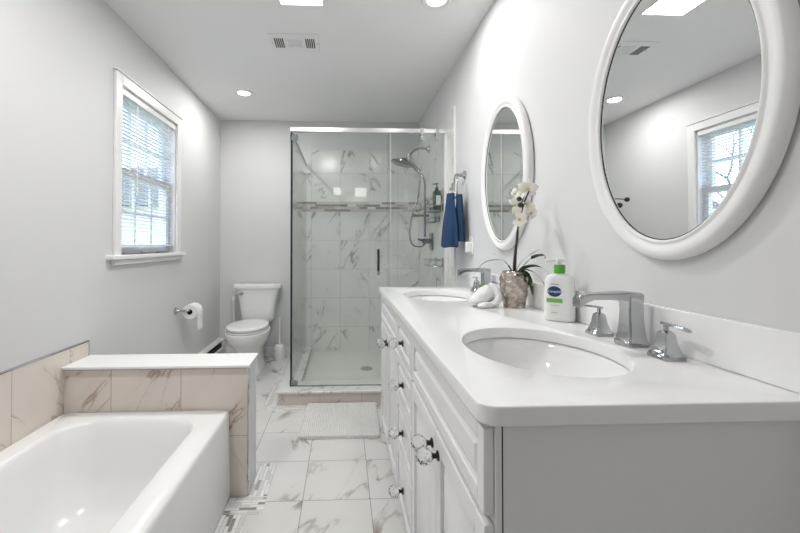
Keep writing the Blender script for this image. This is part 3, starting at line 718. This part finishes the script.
ct = curve_mesh([rrect(.218, XR-.0005, .592, 2.30, .03, 8, (1, 0, 0, 0)), ell(SX, SY1, .180, .222), ell(SX, SY2, .180, .222)], .858, .89, .003)
top = obj('countertop', ct, 'quartz', None, smooth=40, loc=(.5, 1.44, .858)); tag(top, 'white quartz countertop with two oval sink cutouts', 'countertop')
obj('backsplash', bbox(XR-.018, XR-.0005, .592, 2.30, .8902, .993), 'quartz', top, bevel=.002)
def sink(cy, label):
    t = thing('sink_basin', (SX, cy, .74), label, 'sink')
    b = B(); rings = []
    for d, z in ((.006, .855), (.002, .852), (-.004, .835), (-.020, .80), (-.05, .765), (-.10, .742), (-.15, .735)):
        rings.append(sup(SX, cy, z, .180+d, .222+d, 2, 64))
    inner = rings
    outer = [sup(SX, cy, z-.004, .180+d+.008, .222+d+.008, 2, 64) for d, z in ((-.15, .73), (-.10, .735), (-.05, .757), (-.020, .795), (.0, .835), (.012, .8575))]
    loft(b, inner[::-1]+[sup(SX, cy, .8575, .193, .235, 2, 64)]+outer[::-1])
    obj('bowl', b, 'ceramic', t, smooth=60)
    obj('drain', lathe(B(), [(0, .738), (.02, .738), (.023, .7355)], (SX+.02, cy, 0), 24), 'chrome', t, smooth=True)
sink(SY1, 'oval white undermount sink in the near part of the countertop')
sink(SY2, 'oval white undermount sink at the far end of the countertop')

# faucets
def sq(cx, cy, z, a, ay=None):
    ay = ay or a; c = .16
    return [Vector((cx+sx*a*u, cy+sy*ay*w, z)) for sx, sy, u, w in ((-1, -1, 1, 1-c), (-1, -1, 1-c, 1), (1, -1, 1-c, 1), (1, -1, 1, 1-c), (1, 1, 1, 1-c), (1, 1, 1-c, 1), (-1, 1, 1-c, 1), (-1, 1, 1, 1-c))]
def faucet(y, label):
    t = thing('faucet', (.738, y, .89), label, 'faucet', 'widespread faucets on the countertop')
    zc = .8902
    b = B(); x = .738
    loft(b, [sq(x, y, zc, .029), sq(x, y, zc+.010, .029), sq(x, y, zc+.014, .026), sq(x, y, zc+.03, .0235), sq(x, y, zc+.06, .0205), sq(x, y, zc+.09, .0195), sq(x, y, zc+.105, .020), sq(x, y, zc+.125, .021)])
    def xs(px, z, hz_, hy): return [Vector((px, y-hy, z-hz_)), Vector((px, y-hy, z+hz_*.6)), Vector((px, y-hy*.6, z+hz_)), Vector((px, y+hy*.6, z+hz_)), Vector((px, y+hy, z+hz_*.6)), Vector((px, y+hy, z-hz_))]
    loft(b, [xs(x+.020, zc+.124, .010, .019), xs(x-.02, zc+.126, .012, .018), xs(x-.07, zc+.127, .009, .0165), xs(x-.105, zc+.126, .0085, .0155), xs(x-.126, zc+.121, .011, .016), xs(x-.139, zc+.114, .014, .0165), xs(x-.144, zc+.110, .013, .0165)])
    obj('spout', b, 'chrome', t, bevel=.0015)
    for s in (-1, 1):
        hy = y+s*.112; b = B(); x = .731
        loft(b, [sq(x, hy, zc, .027), sq(x, hy, zc+.008, .027), sq(x, hy, zc+.012, .024), sq(x, hy, zc+.014, .022), sq(x, hy, zc+.035, .0155), sq(x, hy, zc+.05, .0135), sq(x, hy, zc+.058, .012), sq(x, hy, zc+.063, .006)])
        tube(b, [(x, hy, zc+.06), (x, hy, zc+.074)], .0055, 10)
        h = obj('handle', b, 'chrome', t, bevel=.001)
        b = B(); loft(b, [[Vector((x-a, yy, zz-.003)), Vector((x+a, yy, zz-.003)), Vector((x+a*.8, yy, zz+.003)), Vector((x-a*.8, yy, zz+.003))] for yy, zz, a in ((hy-s*.012, zc+.078, .005), (hy+s*.01, zc+.078, .0065), (hy+s*.048, zc+.075, .007), (hy+s*.060, zc+.073, .0045))])
        obj('lever', b, 'chrome', h, bevel=.001)
faucet(.942, 'chrome square-based faucet with two levers beside the near sink')
faucet(1.93, 'chrome square-based faucet with two levers beside the far sink, partly behind the orchid')

# ------------------------------------------------------------- things on the counter
# lotion bottle
bx, by, bz = .734, 1.255, .8903
t = thing('lotion_bottle', (bx, by, bz), 'white lotion bottle with green cap between the vase and the near faucet', 'bottle')
rot = Matrix.Translation((bx, by, 0)) @ Matrix.Rotation(R(-38), 4, 'Z') @ Matrix.Translation((-bx, -by, 0))
b = B()
loft(b, [sup(bx, by, bz+z, a, c, 3.4, 48) for z, a, c in ((0, .041, .024), (.004, .045, .028), (.02, .046, .029), (.11, .046, .029), (.135, .045, .028), (.148, .040, .025), (.155, .030, .020), (.158, .014, .014), (.160, .014, .014))])
bmesh.ops.transform(b, matrix=rot, verts=b.verts[:]); obj('body', b, 'plastic', t, smooth=50)
obj('green_cap', lathe(B(), [(.0175, bz+.160), (.0175, bz+.186), (.016, bz+.189), (0, bz+.189)], (bx, by, 0), 28), 'green', t, smooth=True)
b = lathe(B(), [(.006, bz+.189), (.006, bz+.197), (.013, bz+.198), (.013, bz+.208), (.0, bz+.21)], (bx, by, 0), 20)
tube(b, [(bx, by, bz+.203), (bx-.045, by+.005, bz+.203)], .0045, 8); obj('pump', b, 'plastic', t, smooth=True)
fy = by-.0292
def place(bm, lx, lz, parent, name, m_, dy=0., sc=1.0):
    bmesh.ops.transform(bm, matrix=rot @ Matrix.Translation((bx+lx, fy-dy, bz+lz)) @ Matrix.Rotation(R(90), 4, 'X'), verts=bm.verts[:])
    return obj(name, bm, m_, parent)
b = B(); loft(b, [[Vector((.021*cos(a), .0175*sin(a), z)) for a in [2*pi*k/32 for k in range(32)]] for z in (-.0008, .0006)]); place(b, -.012, .100, t, 'logo_oval', 'blue')
place(text_bm('Cetaphil', .0115), -.012, .100, t, 'logo_text', 'white', .0008)
b = B(); box(b, -.026, .022, -.010, .004, -.001, .0006); place(b, -.010, .073, t, 'green_band', 'lgreen')
def strokes(ws, h):   # fine print too small to read
    b = B(); x = -sum(ws)/2-.0008*(len(ws)-1)/2
    for w_ in ws: box(b, x, x+w_, -h/2, h/2, -.0004, .0004); x += w_+.0008
    return b
place(strokes((.004, .003, .005, .004, .006), .0026), -.010, .1245, t, 'fine_print', 'grey', .0004)
place(strokes((.006, .003, .008, .006), .0018), -.010, .054, t, 'fine_print', 'grey', .0004)
place(strokes((.003, .005, .002, .005), .0020), -.012, .030, t, 'fine_print', 'grey', .0004)

# orchid in vase
ox, oy, oz = .707, 1.54, .8903
t = thing('potted_orchid', (ox, oy, oz), 'white orchid in a champagne metallic textured vase', 'orchid')
def vprof(q):
    P_ = [(0, .040), (.1, .043), (.35, .050), (.6, .0555), (.8, .0555), (.92, .049), (1, .041)]
    for (a, ra), (c_, rc_) in zip(P_, P_[1:]):
        if q <= c_: return ra+(rc_-ra)*(q-a)/(c_-a)
    return P_[-1][1]
rv = random.Random(5); cells = [((k+.5*(row % 2)+rv.uniform(-.18, .18))/9*2*pi, (row+.5+rv.uniform(-.2, .2))/7) for row in range(7) for k in range(9)]
b = B(); rings = []; nv, nh = 72, 44
for i in range(nh+1):
    q = i/nh; ring = []
    for k in range(nv):
        a = 2*pi*k/nv; dd = sorted(math.hypot(((a-ca+pi) % (2*pi)-pi)*.95, (q-cq)*2.9) for ca, cq in cells)
        e = min(1, (dd[1]-dd[0])/.16); r_ = vprof(q)+.0022-.0042*e*(1 if .03 < q < .97 else 0)
        ring.append(Vector((ox+r_*cos(a), oy+r_*sin(a), oz+.148*q)))
    rings.append(ring)
rings += [[Vector((ox+r_*cos(2*pi*k/nv), oy+r_*sin(2*pi*k/nv), oz+z_)) for k in range(nv)] for r_, z_ in ((.038, .148), (.037, .13))]
loft(b, rings); obj('vase', b, 'vase', t, smooth=60)
stp = smoothpts([(ox, oy, oz+.12), (ox-.012, oy-.03, oz+.19), (ox-.022, oy-.075, oz+.27), (ox-.030, oy-.11, oz+.34), (ox-.02, oy-.13, oz+.41), (ox-.00, oy-.13, oz+.46)])
obj('flower_stem', tube(B(), stp, [.0050]*16+[.0032]*(len(stp)-16), 8), 'stem', t, smooth=True)
obj('support_stick', tube(B(), [(ox+.004, oy-.004, oz+.12), (ox-.024, oy-.085, oz+.31)], .0022, 6), 'stem', t)
def leaf(pts, w, mat='leaf'):
    P_ = smoothpts(pts, 6); b = B(); rows = []; n = len(P_)
    for i, p in enumerate(P_):
        s = i/(n-1); d = (P_[min(i+1, n-1)]-P_[max(i-1, 0)]).normalized(); side = d.cross(Vector((0, .25, 1)))
        if side.length < .1: side = Vector((0, 1, 0))
        side.normalize(); upv = side.cross(d)
        if upv.y > 0 and abs(upv.y) > .5: upv = -upv; side = -side
        ww = w*(.35+.65*sin(pi*min(1, s*1.05+.08)))*(1 if s < .9 else (1-s)*8+.2)
        side2 = (side*.8+Vector((0, 0, 1))*.45).normalized()
        rows.append([p-side2*ww, p+Vector((0, -.0012, 0)), p+side2*ww, p+Vector((0, .0012, 0))])
    loft(b, rows); return obj('leaf', b, mat, t, smooth=True)
r0 = Vector((ox, oy, oz+.13))
def L(*o_): return [r0+Vector(q) for q in o_]
leaf(L((0, 0, 0), (-.03, -.01, .045), (-.07, -.02, .065), (-.135, -.03, .055), (-.185, -.04, .005)), .0045)
leaf(L((0, 0, 0), (-.025, .0, .045), (-.055, .0, .075), (-.09, .0, .090)), .0035)
leaf(L((0, 0, 0), (.012, -.03, .05), (.03, -.07, .085), (.055, -.11, .110)), .0030)
leaf(L((0, 0, 0), (.014, -.04, .035), (.034, -.09, .078), (.054, -.135, .088), (.056, -.142, .074)), .0095)
leaf(L((0, 0, 0), (.014, -.04, .03), (.036, -.09, .045), (.052, -.13, .038), (.060, -.165, .012)), .0090)
leaf(L((0, 0, 0), (.014, -.045, .028), (.034, -.10, .020), (.046, -.14, -.012), (.048, -.16, -.045)), .0082)
leaf(L((0, 0, 0), (.035, -.012, .012), (.058, -.02, -.02), (.064, -.03, -.080)), .018)
leaf(L((0, 0, 0), (.02, -.035, .014), (.036, -.05, -.005), (.044, -.058, -.04)), .012)
def flower(c, nrm, r, tilt=0.):
    c = Vector(c); nrm = Vector(nrm).normalized(); u, w = frame_of(nrm); b = B()
    for k, (a, ln, wd) in enumerate(((90, 1., .42), (210, 1., .42), (330, 1., .42), (20, 1.0, .72), (160, 1.0, .72))):
        a = R(a+tilt); d = u*cos(a)+w*sin(a); s = nrm.cross(d)
        rings = []
        for i in range(9):
            q = i/8; half = wd*r*.62*sin(pi*min(.97, q*.92+.06)); pc = c+d*(r*ln*q)+nrm*(r*.22*sin(q*2.6)-r*.1*q)-nrm*(.003 if k < 3 else 0)
            rings.append([pc-s*half+nrm*half*.15, pc+nrm*.0012, pc+s*half+nrm*half*.15, pc-nrm*.0008])
        loft(b, rings)
    fo = obj('flower', b, 'petal', t, smooth=True)
    b = B(); bmesh.ops.create_icosphere(b, subdivisions=2, radius=r*.17, matrix=Matrix.Translation(c+nrm*r*.12)); obj('flower_centre', b, 'petalc', fo, smooth=True)
flower((.712, 1.43, 1.362), (-.35, -.9, .1), .040, 10)
flower((.675, 1.45, 1.345), (-.8, -.5, .2), .026, 50)
flower((.655, 1.41, 1.297), (-.5, -.85, .0), .034, 75)
flower((.700, 1.42, 1.302), (.0, -.95, .1), .030, 35)
flower((.665, 1.40, 1.245), (-.6, -.6, -.5), .036, 115)
flower((.712, 1.41, 1.268), (.35, -.8, -.3), .036, 20)
def bud(c, r, p):
    b = B(); bmesh.ops.create_icosphere(b, subdivisions=2, radius=r, matrix=Matrix.Translation(c)); tube(b, smoothpts([c, ((c[0]+p[0])/2, (c[1]+p[1])/2, (c[2]+p[2])/2+.006), p], 4), .0018, 6); obj('bud', b, 'budm', t, smooth=True)
bud((.593, 1.248, 1.301), .0085, (.635, 1.31, 1.300)); bud((.606, 1.266, 1.283), .0095, (.635, 1.31, 1.300))
obj('bud_twig', tube(B(), smoothpts([(.635, 1.31, 1.300), (.66, 1.36, 1.315), (.69, 1.41, 1.33)], 4), .002, 6), 'stem', t)
# rolled towel
rt0 = Vector((.60, 1.55, .8903))
t2 = thing('folded_washcloth', rt0, 'small white washcloth loosely folded, lying left of the vase', 'towel')
def cloth(pts3, sec, name):
    """soft rounded roll of cloth: centre points with (half width, half height)"""
    b = B(); P_ = smoothpts(pts3, 5); n = len(P_); rows = []
    for i, p in enumerate(P_):
        q = i/(n-1)*(len(sec)-1); k = min(int(q), len(sec)-2); f = q-k
        hw_, hh = (sec[k][m]*(1-f)+sec[k+1][m]*f for m in (0, 1))
        d = (P_[min(i+1, n-1)]-P_[max(i-1, 0)]).normalized(); sd_ = d.cross(Vector((0, 0, 1)))
        if sd_.length < .2: sd_ = Vector((1, 0, 0))
        sd_.normalize(); up_ = sd_.cross(d)
        rows.append([p+sd_*hw_*cos(a)*(1+.07*sin(3*a+i*.5))+up_*hh*sin(a)*(1+.08*sin(4*a+i*.7)) for a in [2*pi*m/28 for m in range(28)]])
    loft(b, rows); return obj(name, b, 'terry', t2, smooth=70)
cloth([(.528, 1.545, .9085), (.555, 1.550, .919), (.585, 1.558, .933), (.612, 1.566, .941), (.626, 1.570, .941)], [(.018, .013), (.034, .022), (.040, .034), (.034, .042), (.018, .030)], 'main_fold')
cloth([(.596, 1.515, .905), (.615, 1.515, .908), (.632, 1.520, .922), (.635, 1.530, .948), (.624, 1.545, .972), (.606, 1.555, .980)], [(.010, .008), (.014, .0145), (.015, .014), (.014, .013), (.014, .012), (.008, .008)], 'edge_fold')
cloth([(.545, 1.512, .8985), (.570, 1.508, .903), (.600, 1.510, .904)], [(.008, .006), (.018, .012), (.010, .010)], 'corner_fold')
# small green plant
t = thing('small_green_plant', (.66, 1.71, .8903), 'small bright green plant in a white pot behind the rolled towel', 'plant')
obj('pot', lathe(B(), [(0, .8903), (.020, .8903), (.025, .925), (.023, .925), (0, .92)], (.66, 1.71, 0), 24), 'ceramic', t, smooth=True)
b = B(); rr_ = random.Random(4)
for k in range(60):
    a = rr_.uniform(0, 2*pi); r = rr_.uniform(.0, .025); p = Vector((.66+r*cos(a), 1.71+r*sin(a), .925)); q = p+Vector((cos(a)*r*.6, sin(a)*r*.6, rr_.uniform(.025, .05)))
    tube(b, [p, (p+q)/2+Vector((0, 0, .004)), q], [.003, .0032, .0006], 5)
obj('foliage', b, 'leaf2', t)

# ------------------------------------------------------------- bath mat
b = B(); out = [(x_-(2.725-y_)*.03, y_) for x_, y_ in rrect(-.250, .238, 2.25, 2.725, .012, 4)]
loft(b, [[Vector((x, y, .0013)) for x, y in out], [Vector((x*1.0, y, .010)) for x, y in out], [Vector((x*.985, 2.48+(y-2.48)*.985, .019)) for x, y in out]])
m_ = obj('bath_mat', b, 'mat', None, smooth=60, loc=(0, 2.48, 0)); tag(m_, 'white ribbed bath mat on the floor before the shower', 'bath mat')
